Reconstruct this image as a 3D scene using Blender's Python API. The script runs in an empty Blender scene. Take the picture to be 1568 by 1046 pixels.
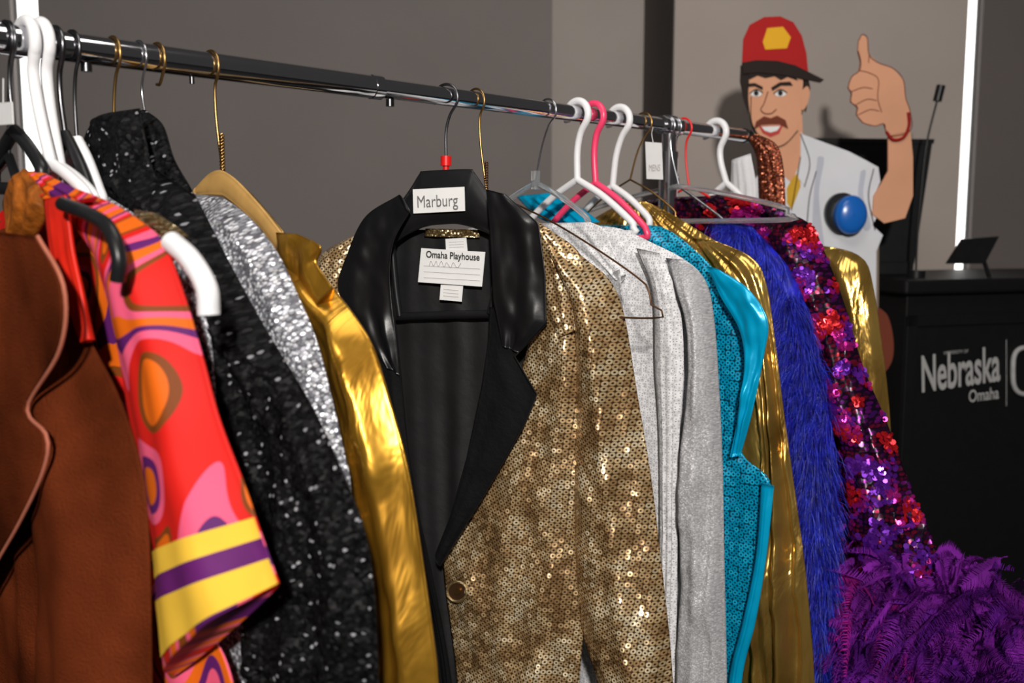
import bpy, math, random
from math import sin, cos, pi, radians, sqrt
from mathutils import Vector, Matrix, noise
random.seed(7)
scn = bpy.context.scene
scn.view_settings.view_transform = 'Standard'
scn.view_settings.look = 'None'
# ------------------------------------------------------------------ camera
TH = radians(6.7); F = 1500.0; CAM = Vector((0, 0, 1.40))
cd = bpy.data.cameras.new("camera"); cam = bpy.data.objects.new("camera", cd)
scn.collection.objects.link(cam); cam.location = CAM
cam.rotation_euler = (radians(90) - TH, 0, 0)
cd.sensor_width = 36; cd.lens = 36 * F / 1568; cd.clip_start = 0.02
cd.dof.use_dof = True; cd.dof.focus_distance = 1.4; cd.dof.aperture_fstop = 4.2
scn.camera = cam
def ray(px, py):
    x = (px - 784) / F; y = (523 - py) / F
    return Vector((x, cos(TH) + y * sin(TH), y * cos(TH) - sin(TH)))
# ------------------------------------------------------------------ rack line
RZ = 1.595; RAIL_R = 0.0160
R0 = Vector((-0.4887, 1.102, RZ)); RD = Vector((0.685, 0.7285, 0)).normalized()
def rail(px):
    k = (px - 784) / F
    a = R0.x; b = RD.x; dz = RZ - CAM.z
    t = (k * (R0.y * cos(TH) - dz * sin(TH)) - a) / (b - k * RD.y * cos(TH))
    return R0 + RD * t
class Plane:
    """vertical plane: origin O, horizontal direction n, normal nn (towards the viewer side)"""
    def __init__(s, O, n):
        s.O = Vector(O); s.n = Vector((n[0], n[1], 0)).normalized()
        s.nn = s.n.cross(Vector((0, 0, 1)))
    def loc(s, px, py, off=0.0):
        r = ray(px, py); o = s.O + s.nn * off
        t = (o - CAM).dot(s.nn) / r.dot(s.nn)
        p = CAM + r * t
        return ((p - s.O).dot(s.n), p.z)
    def w(s, u, z, off=0.0):
        p = s.O + s.n * u + s.nn * off
        return Vector((p.x, p.y, z))
# ------------------------------------------------------------------ materials
def newmat(name):
    m = bpy.data.materials.new(name); m.use_nodes = True
    nt = m.node_tree; b = nt.nodes["Principled BSDF"]
    return m, nt, b
def N(nt, t, **kw):
    n = nt.nodes.new(t)
    for k, v in kw.items(): setattr(n, k, v)
    return n
def c4(c): return (c[0], c[1], c[2], 1)
def plain(name, col, rough=.5, metal=0, var=.15, nscale=30, bump=0, bscale=200, sheen=0, coat=0, spec=.5, trans=0, emit=0):
    m, nt, b = newmat(name)
    tc = N(nt, "ShaderNodeTexCoord"); no = N(nt, "ShaderNodeTexNoise"); no.inputs["Scale"].default_value = nscale
    no.inputs["Detail"].default_value = 4
    nt.links.new(tc.outputs["Object"], no.inputs["Vector"])
    rp = N(nt, "ShaderNodeValToRGB")
    rp.color_ramp.elements[0].position = .3; rp.color_ramp.elements[1].position = .7
    rp.color_ramp.elements[0].color = c4([x * (1 - var) for x in col]); rp.color_ramp.elements[1].color = c4([min(1, x * (1 + var)) for x in col])
    nt.links.new(no.outputs["Fac"], rp.inputs["Fac"]); nt.links.new(rp.outputs["Color"], b.inputs["Base Color"])
    b.inputs["Roughness"].default_value = rough; b.inputs["Metallic"].default_value = metal
    b.inputs["Specular IOR Level"].default_value = spec
    if sheen:
        b.inputs["Sheen Weight"].default_value = sheen; b.inputs["Sheen Roughness"].default_value = .4
        b.inputs["Sheen Tint"].default_value = c4([min(1, x * 2.5) for x in col])
    if coat: b.inputs["Coat Weight"].default_value = coat
    if trans: b.inputs["Transmission Weight"].default_value = trans
    if emit:
        b.inputs["Emission Color"].default_value = c4(col); b.inputs["Emission Strength"].default_value = emit
    if bump:
        n2 = N(nt, "ShaderNodeTexNoise"); n2.inputs["Scale"].default_value = bscale; n2.inputs["Detail"].default_value = 5
        nt.links.new(tc.outputs["Object"], n2.inputs["Vector"])
        bm = N(nt, "ShaderNodeBump"); bm.inputs["Strength"].default_value = bump; bm.inputs["Distance"].default_value = .01
        nt.links.new(n2.outputs["Fac"], bm.inputs["Height"]); nt.links.new(bm.outputs["Normal"], b.inputs["Normal"])
    return m
def sequin(name, cols, gap, pitch=.007, rnd=.25, tilt=.5, rough=.25, metal=.9, disc=(.40, .47), hole=0, patch=None, spread=.16, stretch=1.0, rot=0, spec=.5):
    m, nt, b = newmat(name); L = nt.links.new
    uv = N(nt, "ShaderNodeUVMap"); mp = N(nt, "ShaderNodeMapping"); s = 1 / pitch
    mp.inputs["Scale"].default_value = (s, s * stretch, s); mp.inputs["Rotation"].default_value = (0, 0, rot)
    L(uv.outputs["UV"], mp.inputs["Vector"])
    vo = N(nt, "ShaderNodeTexVoronoi", voronoi_dimensions='2D'); vo.inputs["Scale"].default_value = 1; vo.inputs["Randomness"].default_value = rnd
    L(mp.outputs["Vector"], vo.inputs["Vector"])
    sep = N(nt, "ShaderNodeSeparateColor"); L(vo.outputs["Color"], sep.inputs["Color"])
    rp = N(nt, "ShaderNodeValToRGB"); cr = rp.color_ramp; cr.interpolation = 'CONSTANT' if not patch else 'LINEAR'
    while len(cr.elements) < len(cols): cr.elements.new(.5)
    for i, c in enumerate(cols):
        cr.elements[i].position = (i / len(cols)) if not patch else .3 + .4 * i / max(1, len(cols) - 1); cr.elements[i].color = c4(c)
    if patch:
        no = N(nt, "ShaderNodeTexNoise"); no.inputs["Scale"].default_value = patch; no.inputs["Detail"].default_value = 3
        L(uv.outputs["UV"], no.inputs["Vector"])
        mx = N(nt, "ShaderNodeMath", operation='MULTIPLY_ADD'); mx.inputs[1].default_value = spread; L(sep.outputs["Red"], mx.inputs[0])
        sb = N(nt, "ShaderNodeMath", operation='SUBTRACT'); L(no.outputs["Fac"], sb.inputs[0]); sb.inputs[1].default_value = spread / 2
        L(sb.outputs[0], mx.inputs[2]); L(mx.outputs[0], rp.inputs["Fac"])
    else: L(sep.outputs["Red"], rp.inputs["Fac"])
    mk = N(nt, "ShaderNodeMapRange"); mk.inputs["From Min"].default_value = disc[0]; mk.inputs["From Max"].default_value = disc[1]
    L(vo.outputs["Distance"], mk.inputs["Value"])
    fac = mk.outputs[0]
    if hole:
        hk = N(nt, "ShaderNodeMapRange"); hk.inputs["From Min"].default_value = hole; hk.inputs["From Max"].default_value = hole * .7
        L(vo.outputs["Distance"], hk.inputs["Value"])
        mm = N(nt, "ShaderNodeMath", operation='MAXIMUM'); L(fac, mm.inputs[0]); L(hk.outputs[0], mm.inputs[1]); fac = mm.outputs[0]
    mix = N(nt, "ShaderNodeMix", data_type='RGBA'); L(fac, mix.inputs["Factor"])
    L(rp.outputs["Color"], mix.inputs["A"]); mix.inputs["B"].default_value = c4(gap)
    L(mix.outputs["Result"], b.inputs["Base Color"])
    inv = N(nt, "ShaderNodeMapRange"); inv.inputs["To Min"].default_value = metal; inv.inputs["To Max"].default_value = metal * .5
    L(fac, inv.inputs["Value"]); L(inv.outputs[0], b.inputs["Metallic"])
    b.inputs["Roughness"].default_value = rough; b.inputs["Specular IOR Level"].default_value = spec
    ge = N(nt, "ShaderNodeNewGeometry"); su = N(nt, "ShaderNodeVectorMath", operation='SUBTRACT'); su.inputs[1].default_value = (.5, .5, .5)
    L(vo.outputs["Color"], su.inputs[0])
    sc = N(nt, "ShaderNodeVectorMath", operation='SCALE'); sc.inputs["Scale"].default_value = tilt; L(su.outputs[0], sc.inputs[0])
    ad = N(nt, "ShaderNodeVectorMath", operation='ADD'); L(ge.outputs["Normal"], ad.inputs[0]); L(sc.outputs[0], ad.inputs[1])
    nm = N(nt, "ShaderNodeVectorMath", operation='NORMALIZE'); L(ad.outputs[0], nm.inputs[0]); L(nm.outputs[0], b.inputs["Normal"])
    return m
def lame(name, col, col2, rough=.3, metal=.85, bump=.6):
    m, nt, b = newmat(name); L = nt.links.new
    uv = N(nt, "ShaderNodeUVMap"); no = N(nt, "ShaderNodeTexNoise"); no.inputs["Scale"].default_value = 9; no.inputs["Detail"].default_value = 4
    no.inputs["Distortion"].default_value = .5
    mp = N(nt, "ShaderNodeMapping"); mp.inputs["Scale"].default_value = (2.2, .6, 1)
    L(uv.outputs["UV"], mp.inputs["Vector"]); L(mp.outputs["Vector"], no.inputs["Vector"])
    rp = N(nt, "ShaderNodeValToRGB"); rp.color_ramp.elements[0].position = .3; rp.color_ramp.elements[1].position = .7
    rp.color_ramp.elements[0].color = c4(col2); rp.color_ramp.elements[1].color = c4(col)
    L(no.outputs["Fac"], rp.inputs["Fac"]); L(rp.outputs["Color"], b.inputs["Base Color"])
    b.inputs["Metallic"].default_value = metal; b.inputs["Roughness"].default_value = rough
    bm = N(nt, "ShaderNodeBump"); bm.inputs["Strength"].default_value = bump; bm.inputs["Distance"].default_value = .014
    L(no.outputs["Fac"], bm.inputs["Height"]); L(bm.outputs["Normal"], b.inputs["Normal"])
    return m
def psychedelic(name):
    m, nt, b = newmat(name); L = nt.links.new
    uv = N(nt, "ShaderNodeUVMap"); mp = N(nt, "ShaderNodeMapping"); mp.inputs["Rotation"].default_value = (0, 0, .6); mp.inputs["Scale"].default_value = (1.5, .72, 1)
    mp.inputs["Location"].default_value = (.62, .31, 0)
    L(uv.outputs["UV"], mp.inputs["Vector"])
    no = N(nt, "ShaderNodeTexNoise"); no.inputs["Scale"].default_value = 7.2; no.inputs["Detail"].default_value = 0; no.inputs["Distortion"].default_value = .9
    L(mp.outputs["Vector"], no.inputs["Vector"])
    rp = N(nt, "ShaderNodeValToRGB"); cr = rp.color_ramp; cr.interpolation = 'CONSTANT'
    OR = (.68, .12, .005); RE = (.60, .012, .008); PK = (.80, .10, .20); PU = (.10, .012, .12); BR = (.19, .045, .006)
    seq = [(.0, RE), (.28, BR), (.32, PK), (.36, OR), (.42, PU), (.455, PK), (.505, RE), (.57, BR), (.59, OR), (.635, PU), (.665, PK), (.715, RE)]
    while len(cr.elements) < len(seq): cr.elements.new(.5)
    for e, (p, c) in zip(cr.elements, seq): e.position = p; e.color = c4(c)
    L(no.outputs["Fac"], rp.inputs["Fac"]); L(rp.outputs["Color"], b.inputs["Base Color"]); b.inputs["Roughness"].default_value = .6
    b.inputs["Specular IOR Level"].default_value = .2
    return m
M = {}
M['chrome'] = plain("chrome", (.75, .75, .78), .1, 1, .03)
M['wallA'] = plain("wall_paint_grey", (.20, .178, .17), .9, 0, .04, 3, .05, 300)
M['wallS'] = plain("wall_dark_grey_and_painted_shade", (.13, .112, .107), .9, 0, .04, 3, .05, 300)  # dark grey of the far-right wall; on the recess side, shade painted in
M['wallB'] = plain("wall_paint_light", (.50, .45, .42), .9, 0, .04, 3, .05, 300)
M['wallC'] = plain("wall_paint_warm", (.45, .39, .355), .9, 0, .04, 3, .05, 300)
M['floor'] = plain("floor_carpet", (.02, .02, .022), .95, 0, .3, 60, .4, 300)
M['glow'] = plain("window_daylight", (1, 1, .98), .5, 0, 0, 1, emit=2.2)
M['trim'] = plain("trim_paint", (.1, .1, .1), .7)
M['suede'] = plain("rust_suede", (.115, .023, .007), 1, 0, .6, 7, .5, 420, spec=.02)
M['piping'] = plain("suede_edge", (.40, .13, .08), .9, spec=.1)
M['psy'] = psychedelic("psychedelic_print")
M['red'] = plain("red_satin", (.70, .02, .008), .5, spec=.3)
M['yellow'] = plain("yellow_band", (.82, .50, .05), .7, 0, .06, 25, spec=.15)
M['purpleband'] = plain("purple_band", (.11, .012, .12), .6, spec=.2)
M['orangevel'] = plain("orange_velvet", (.36, .10, .01), .5, .3, .6, 45, .5, 60)
M['black'] = plain("black_plastic", (.01, .01, .011), .35, spec=.35)
M['satin'] = plain("black_satin", (.007, .007, .008), .33, 0, .2, 10, .12, 16, spec=.42)
M['matte'] = plain("black_velvet", (.004, .004, .0045), .8, 0, .2, 20, .2, 120, spec=.15)
M['lining'] = plain("black_lining", (.012, .012, .013), .6, 0, .2, 20, .1, 60, spec=.3)
M['blackseq'] = sequin("black_sequin_fleece", [(.006, .006, .007)] * 30 + [(.25, .25, .27)], (.003, .003, .003), .0034, 1, 1.1, .55, .10, (.4, .6), spec=.11)
M['silverseq'] = sequin("silver_sequin", [(.66, .67, .70), (.36, .37, .41), (.85, .85, .9), (.13, .13, .15), (.55, .57, .62)], (.12, .12, .14), .0034, .9, .8, .38, .45, (.35, .6))
M['whitefab'] = plain("white_fabric", (.62, .62, .64), .6, 0, .06, 30, .1, 200, spec=.2)
M['golddark'] = sequin("gold_trim_sequin", [(.7, .5, .22), (.45, .3, .12), (.9, .75, .45)], (.1, .06, .02), .003, .9, .8)
M['lame'] = lame("gold_lame", (.58, .31, .035), (.34, .155, .012), .31, .78)
M['lame2'] = lame("gold_lame_bright", (.85, .54, .14), (.38, .21, .04), .22, .85, 1)
M['tan'] = plain("tan_hanger_card", (.50, .29, .09), .5)
M['goldseq'] = sequin("gold_sequin_weave", [(.32, .185, .08), (.50, .32, .15), (.72, .52, .28), (.95, .80, .54)], (.05, .025, .008), .0076, .12, .42, .33, .55, (.42, .56), hole=.22, patch=17, spread=.24, rot=.12)
M['cardigan'] = sequin("white_dotted_knit", [(.60, .60, .62), (.72, .72, .74)], (.34, .34, .35), .0048, .6, .2, .6, .0, (.75, .95), hole=.24)
M['silvergrey'] = sequin("silver_grey_knit", [(.36, .36, .38), (.42, .42, .44), (.5, .5, .52)], (.3, .3, .31), .0022, .9, .3, .5, .15, (.4, .6))
M['turqseq'] = sequin("turquoise_sequin", [(.0, .36, .60), (.01, .44, .70), (.0, .30, .52)], (.0, .03, .06), .0085, .3, .3, .35, .3, (.46, .56), hole=.22)
M['turq'] = plain("turquoise_satin", (.0, .38, .66), .27, .25, .12, 8, .22, 18)
M['bluefur'] = plain("blue_fur", (.009, .012, .36), .5, 0, .6, 60)
M['furtip'] = plain("blue_fur_light", (.03, .06, .75), .45, 0, .5, 60)
M['purpseq'] = sequin("purple_red_sequin", [(.07, .01, .16), (.2, .01, .22), (.02, .004, .02), (.3, .01, .05), (.02, .004, .02), (.3, .01, .02)], (.008, .002, .012), .008, .6, .5, .25, .7, (.32, .45), patch=16)
M['paillR'] = plain("red_paillette", (.60, .014, .02), .22, .65)
M['paillP'] = plain("magenta_paillette", (.46, .014, .24), .22, .65)
M['paillV'] = plain("violet_paillette", (.15, .02, .40), .22, .65)
M['feather'] = plain("purple_feather", (.15, .012, .24), .8, 0, .5, 14, spec=.1)
M['feather2'] = plain("magenta_feather", (.26, .008, .19), .8, 0, .5, 20, spec=.1)
M['feather3'] = plain("violet_feather", (.09, .008, .19), .8, 0, .5, 20, spec=.1)
M['redglit'] = sequin("rust_glitter", [(.4, .08, .03), (.15, .03, .01), (.6, .2, .1)], (.1, .02, .01), .003, 1, .8, .4)
M['white'] = plain("white_plastic", (.8, .8, .82), .35, 0, .03)
M['pink'] = plain("pink_plastic", (.9, .06, .16), .3, 0, .03)
M['redp'] = plain("red_plastic", (.7, .01, .01), .35, 0, .05)
M['brass'] = plain("brass_wire", (.42, .25, .09), .35, 1, .1)
M['steel'] = plain("steel_wire", (.55, .56, .6), .25, 1, .1)
M['dsteel'] = plain("dark_steel_wire", (.14, .14, .15), .3, 1, .1)
M['copper'] = plain("copper_wire", (.12, .06, .03), .4, .8, .1)
M['clear'] = plain("clear_plastic", (.75, .78, .8), .12, 0, .02, trans=.85)
M['paper'] = plain("paper_label", (.8, .8, .8), .7, 0, .03)
M['ink'] = plain("ink", (.02, .02, .02), .7)
M['pencil'] = plain("pencil", (.4, .36, .36), .8)
M['pen'] = plain("pen", (.16, .15, .15), .8)
M['lectern'] = plain("black_laminate", (.006, .006, .0065), .5, 0, .1, spec=.3)
M['lecttxt'] = plain("grey_lettering", (.42, .42, .42), .6)
M['screen'] = plain("dark_screen", (.008, .008, .009), .4, spec=.3)
for k, c in dict(skin=(.68, .34, .205), capred=(.42, .012, .012), capyel=(.8, .42, .02), hairb=(.02, .012, .01), shirt=(.70, .71, .76), shirtsh=(.50, .52, .60), eyew=(.8, .8, .8), must=(.16, .035, .018), lips=(.5, .06, .05), yel=(.6, .35, .03), jeans=(.02, .035, .10), brac=(.3, .01, .01), card=(.22, .17, .13)).items():
    M[k] = plain("print_" + k, c, .7, 0, .05, 8, spec=.2)
M['blueb'] = plain("blue_button_plastic", (.01, .13, .52), .25, 0, .05, 10)
# ------------------------------------------------------------------ builders
class G:
    """a top-level object: Empty with child parts"""
    def __init__(s, name, O, n=(1, 0)):
        s.e = bpy.data.objects.new(name, None); s.e.empty_display_size = .05
        scn.collection.objects.link(s.e); s.e.location = O
        s.O = Vector(O); s.pl = Plane(O, n)
    def mesh(s, name, verts, faces, mat, uvs=None, smooth=True):
        me = bpy.data.meshes.new(name)
        me.from_pydata([tuple(Vector(v) - s.O) for v in verts], [], faces)
        me.materials.append(M[mat] if isinstance(mat, str) else mat)
        if uvs:
            ul = me.uv_layers.new(name="UVMap")
            for l in me.loops: ul.data[l.index].uv = uvs[l.vertex_index]
        if smooth: me.polygons.foreach_set("use_smooth", [True] * len(me.polygons))
        me.update()
        o = bpy.data.objects.new(name, me); scn.collection.objects.link(o); o.parent = s.e
        return o
    def tube(s, name, pts, r, mat, smooth=True, cyclic=False):
        if smooth: pts = resample(pts, max(8, len(pts) * 8), True)
        cu = bpy.data.curves.new(name, 'CURVE'); cu.dimensions = '3D'; cu.bevel_depth = r; cu.bevel_resolution = 5; cu.use_fill_caps = True
        sp = cu.splines.new('POLY'); sp.points.add(len(pts) - 1)
        for p, q in zip(sp.points, pts):
            q = Vector(q) - s.O; p.co = (q.x, q.y, q.z, 1)
        sp.use_cyclic_u = cyclic; sp.use_smooth = True
        cu.materials.append(M[mat]); o = bpy.data.objects.new(name, cu); scn.collection.objects.link(o); o.parent = s.e
        return o
    def ptube(s, name, px, r, mat, off=0, smooth=True):
        return s.tube(name, [s.pl.w(*s.pl.loc(a, b, off), off) for a, b in px], r, mat, smooth)
    def box(s, name, u0, u1, z0, z1, o0, o1, mat, bev=.004):
        pl = s.pl
        vs = [pl.w(u, z, o) for o in (o0, o1) for z in (z0, z1) for u in (u0, u1)]
        fs = [(0, 1, 3, 2), (4, 6, 7, 5), (0, 4, 5, 1), (2, 3, 7, 6), (0, 2, 6, 4), (1, 5, 7, 3)]
        o = s.mesh(name, vs, fs, mat, smooth=False)
        if bev:
            b = o.modifiers.new("bevel", 'BEVEL'); b.width = bev; b.segments = 2
        return o
    def poly(s, name, px, off, mat, thick=.002, smooth=False, n=60):
        pts = [s.pl.loc(a, b, off) for a, b in px]
        if smooth: pts = resample(pts + [pts[0]], n, True)[:-1]
        k = len(pts)
        vs = [s.pl.w(u, z, off) for u, z in pts] + [s.pl.w(u, z, off - thick) for u, z in pts]
        fs = [tuple(range(k)), tuple(reversed(range(k, 2 * k)))] + [(i, (i + 1) % k, (i + 1) % k + k, i + k) for i in range(k)]
        return s.mesh(name, vs, fs, mat, smooth=False)
    def band(s, name, fr, pxl, pxr, mat, lift=.0015, ns=60, nt=8):
        """strip of cloth sewn on a sheet surface between 2 heights at each edge"""
        def vof(col, q):
            z = s.pl.loc(*q)[1]
            return min(range(len(fr)), key=lambda j: abs(fr[j][col].z - z))
        v = [vof(0, pxl[0]), vof(0, pxl[1]), vof(-1, pxr[0]), vof(-1, pxr[1])]
        vs = []; fs = []; nu = len(fr[0]) - 1
        for k in range(nt + 1):
            for i in range(ns + 1):
                c = i / ns * nu; I = min(nu - 1, int(c)); fc = c - I
                a = v[0] + (v[2] - v[0]) * i / ns; b = v[1] + (v[3] - v[1]) * i / ns; r = a + (b - a) * k / nt
                J = max(0, min(len(fr) - 2, int(r))); rc = r - J
                p = fr[J][I].lerp(fr[J][I + 1], fc).lerp(fr[J + 1][I].lerp(fr[J + 1][I + 1], fc), rc)
                vs.append(p + s.pl.nn * lift)
        w = ns + 1
        for k in range(nt):
            for i in range(ns): fs.append((k * w + i, (k + 1) * w + i, (k + 1) * w + i + 1, k * w + i + 1))
        return s.mesh(name, vs, fs, mat)
def resample(pts, n, smooth=True):
    P = [Vector(p) for p in pts]; D = []
    if smooth and len(P) > 2:
        for i in range(len(P) - 1):
            p0 = P[i - 1] if i > 0 else P[i] * 2 - P[i + 1]; p1 = P[i]; p2 = P[i + 1]
            p3 = P[i + 2] if i + 2 < len(P) else P[i + 1] * 2 - P[i]
            for k in range(8):
                t = k / 8
                D.append(.5 * ((2 * p1) + (p2 - p0) * t + (2 * p0 - 5 * p1 + 4 * p2 - p3) * t * t + (3 * p1 - p0 - 3 * p2 + p3) * t ** 3))
        D.append(P[-1])
    else: D = P
    S = [0]
    for i in range(1, len(D)): S.append(S[-1] + (D[i] - D[i - 1]).length)
    out = []; j = 0
    for i in range(n + 1):
        s = S[-1] * i / n
        while j < len(S) - 2 and S[j + 1] < s: j += 1
        seg = S[j + 1] - S[j]; t = (s - S[j]) / seg if seg > 1e-9 else 0
        out.append(D[j].lerp(D[j + 1], t))
    return out
def sheet(g, name, left, right, mat, off=0, b=.03, bb=.008, amp=.008, freq=4, crum=.003, cs=14, pw=2.5, nu=50, nv=80, smooth=True, ph=None, capv=.08, mirror=False, fuzz=0):
    """closed padded cloth between two edge polylines, in the garment's own plane"""
    pl = g.pl
    if ph is None: ph = random.random() * 10
    Rr = resample([pl.loc(x, y, off) for x, y in right], nv, smooth)
    if left is None: Ll = [Vector((-p.x, p.y)) for p in Rr]
    else: Ll = resample([pl.loc(x, y, off) for x, y in left], nv, smooth)
    if mirror: Rr, Ll = [Vector((-p.x, p.y)) for p in Ll], [Vector((-p.x, p.y)) for p in Rr]
    verts = []; uvs = []; fr = []
    W2 = 2 * nu
    for j in range(nv + 1):
        v = j / nv; cap = min(1, (v / capv)) ** .5 if capv else 1
        row = []
        for i in range(nu + 1):
            s = i / nu; p = Ll[j].lerp(Rr[j], s); u, z = p.x, p.y
            prof = (1 - abs(2 * s - 1) ** pw) * cap; edge = min(1, 5 * min(s, 1 - s))
            f = amp * min(1, .25 + 1.3 * v) * (.6 * sin(2 * pi * (freq * s + .12 * sin(3 * v + ph)) + ph) + .4 * sin(2 * pi * (freq * 1.73 * s + .25 * v) + 2 * ph)) * edge * cap
            f += crum * noise.noise(Vector((u * cs, z * cs * .5, ph))) * 2 * edge * cap + crum * .5 * noise.noise(Vector((u * cs * 3, z * cs * 2, ph))) * edge * cap
            if fuzz: f += fuzz * noise.noise(Vector((u * 90, z * 90, ph))) * edge * cap
            bk = -bb * prof; ft = max(b * prof + f, bk + .0015)
            q = pl.w(u, z, off + ft); row.append(q)
            verts.append(q); uvs.append((u, z))
        fr.append(row)
        for i in range(nu - 1, 0, -1):
            s = i / nu; p = Ll[j].lerp(Rr[j], s); prof = (1 - abs(2 * s - 1) ** pw) * cap
            verts.append(pl.w(p.x, p.y, off - bb * prof - .0005)); uvs.append((p.x, p.y))
    faces = []
    for j in range(nv):
        for k in range(W2):
            a = j * W2 + k; c = j * W2 + (k + 1) % W2
            faces.append((a, a + W2, c + W2, c))
    for j in (0, nv):
        base = j * W2
        for i in range(nu):
            a = base + i; a2 = base + i + 1; bq = base + (W2 - i) % W2; b2 = base + (W2 - i - 1) % W2
            q = []
            for x in ((a, a2, b2, bq) if j else (bq, b2, a2, a)):
                if x not in q: q.append(x)
            if len(q) > 2: faces.append(tuple(q))
    o = g.mesh(name, verts, faces, mat, uvs)
    g.front = fr
    return o
N0 = (0.7285, -0.685)
def garment(name, rpx, yaw=0):
    a = radians(yaw); x, y = N0
    return G(name, rail(rpx), (x * cos(a) - y * sin(a), x * sin(a) + y * cos(a)))
def hook(g, mat, r, base, rail_px=None):
    pl = g.pl; hr = RAIL_R + r + .002; cz = RZ + RAIL_R + r - hr
    ub, zb = pl.loc(*base)
    pts = [(hr * cos(radians(a)), cz + hr * sin(radians(a))) for a in range(205, -50, -15)]
    pts += [(hr * .3 + ub * .15, cz - hr * 1.35), (ub * .5, cz - hr * 1.35 + (zb - cz + hr * 1.35) * .4), (ub, zb)]
    g.tube("hook", [pl.w(u, z) for u, z in pts], r, mat)
    return ub, zb
def hanger(name, rpx, base, arm, mat, r=.005, hmat=None, hr=None, yaw=0, bar=True, drop=.022, twist=False):
    g = garment(name, rpx, yaw); pl = g.pl
    ub, zb = hook(g, hmat or mat, hr or r, base)
    ur, zr = pl.loc(*arm)
    pts = [(ub, zb), ((ub + ur) * .5, zb + (zr - zb) * .42), (ur, zr), (ur + .006, zr - drop * .5), (ur - .008, zr - drop)]
    lp = [(-ur + 2 * ub + .008, zr - drop), (-ur + 2 * ub - .006, zr - drop * .5), (-ur + 2 * ub, zr), (ub - (ur - ub) * .5, zb + (zr - zb) * .42), (ub, zb)]
    if bar: g.tube("arms", [pl.w(u, z) for u, z in pts + lp], r, mat)
    else:
        g.tube("arm_1", [pl.w(u, z) for u, z in pts[:4]], r, mat); g.tube("arm_2", [pl.w(u, z) for u, z in lp[1:]], r, mat)
    if twist:
        for k in (0, pi):
            g.tube("twist", [pl.w(ub + .0022 * cos(i * 1.3 + k), zb + .045 - .045 * i / 28, .0022 * sin(i * 1.3 + k)) for i in range(29)], r * .8, mat)
    return g
def text(g, name, body, x0, x1, yb, off, mat, hpx, slope=0, bold=0):
    cu = bpy.data.curves.new(name, 'FONT'); cu.body = body; cu.size = 1; cu.extrude = 0; cu.offset = bold
    o = bpy.data.objects.new(name, cu); scn.collection.objects.link(o)
    bpy.context.view_layer.update()
    w = o.dimensions.x; pl = g.pl
    u0, z0 = pl.loc(x0, yb, off); u1, z1 = pl.loc(x1, yb + slope, off); _, zt = pl.loc(x0, yb - hpx, off)
    h = (zt - z0) / .69
    d = (pl.n * (u1 - u0) + Vector((0, 0, z1 - z0))); Lw = d.length; d.normalize()
    up = pl.nn.cross(d); m = Matrix((d * (Lw / w), up * h, pl.nn)).transposed().to_4x4()
    m.translation = pl.w(u0, z0, off) - g.O
    cu.materials.append(M[mat]); o.parent = g.e; o.matrix_local = m
    return o
# ------------------------------------------------------------------ room
def wallbox(name, x0, x1, y0, y1, z0, z1, mat):
    vs = [(x, y, z) for x in (x0, x1) for y in (y0, y1) for z in (z0, z1)]
    fs = [(0, 1, 3, 2), (4, 6, 7, 5), (0, 4, 5, 1), (2, 3, 7, 6), (0, 2, 6, 4), (1, 5, 7, 3)]
    me = bpy.data.meshes.new(name); me.from_pydata(vs, [], fs); me.materials.append(M[mat]); me.update()
    o = bpy.data.objects.new(name, me); scn.collection.objects.link(o); return o
WY = 3.4
pw_ = Plane((0, WY, 0), (1, 0))
X = lambda px: pw_.loc(px, 200)[0]
HC = 3.0
xa, xb, xc, xd, xe = X(26), X(68), X(845), X(1030), X(1473)
xf = X(1496)
wallbox("floor", -4, 4.5, -2.5, 4.6, -.05, 0, 'floor')
wallbox("wall_back_left", xb, xc, WY, WY + .12, 0, HC, 'wallA')
wallbox("wall_back_far_left", -4, xa, WY, WY + .12, 0, HC, 'wallA')
wallbox("wall_recess", xc - .3, xd + .1, 4.16, 4.28, 0, HC, 'wallB')
wallbox("wall_recess_side_left", xc - .1, xc - .001, WY + .12, 4.16, 0, HC, 'wallB')
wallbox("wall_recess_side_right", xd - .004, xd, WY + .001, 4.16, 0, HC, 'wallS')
wallbox("wall_back_right", xd, xe, WY, 4.16, 0, HC, 'wallC')
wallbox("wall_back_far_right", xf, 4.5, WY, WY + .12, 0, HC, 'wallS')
for i, (p, q) in enumerate(((xa, xb), (xe, xf))):
    g = G("window_%d" % (i + 1), (p, WY + .03, 0))
    g.box("daylight_pane", 0, q - p, .05, HC, -.02, -.01, 'glow', 0)
    g.box("jamb_left", 0, .006, .05, HC, -.01, .0, 'trim', 0); g.box("jamb_right", q - p - .006, q - p, .05, HC, -.01, .0, 'trim', 0)
    g.box("sill", 0, q - p, 0, .05, -.02, .02, 'trim', 0)
wallbox("baseboard_left", xb, xc, WY - .012, WY, 0, .1, 'trim')
wallbox("baseboard_right", xd, xe, WY - .012, WY, 0, .1, 'trim')
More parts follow.
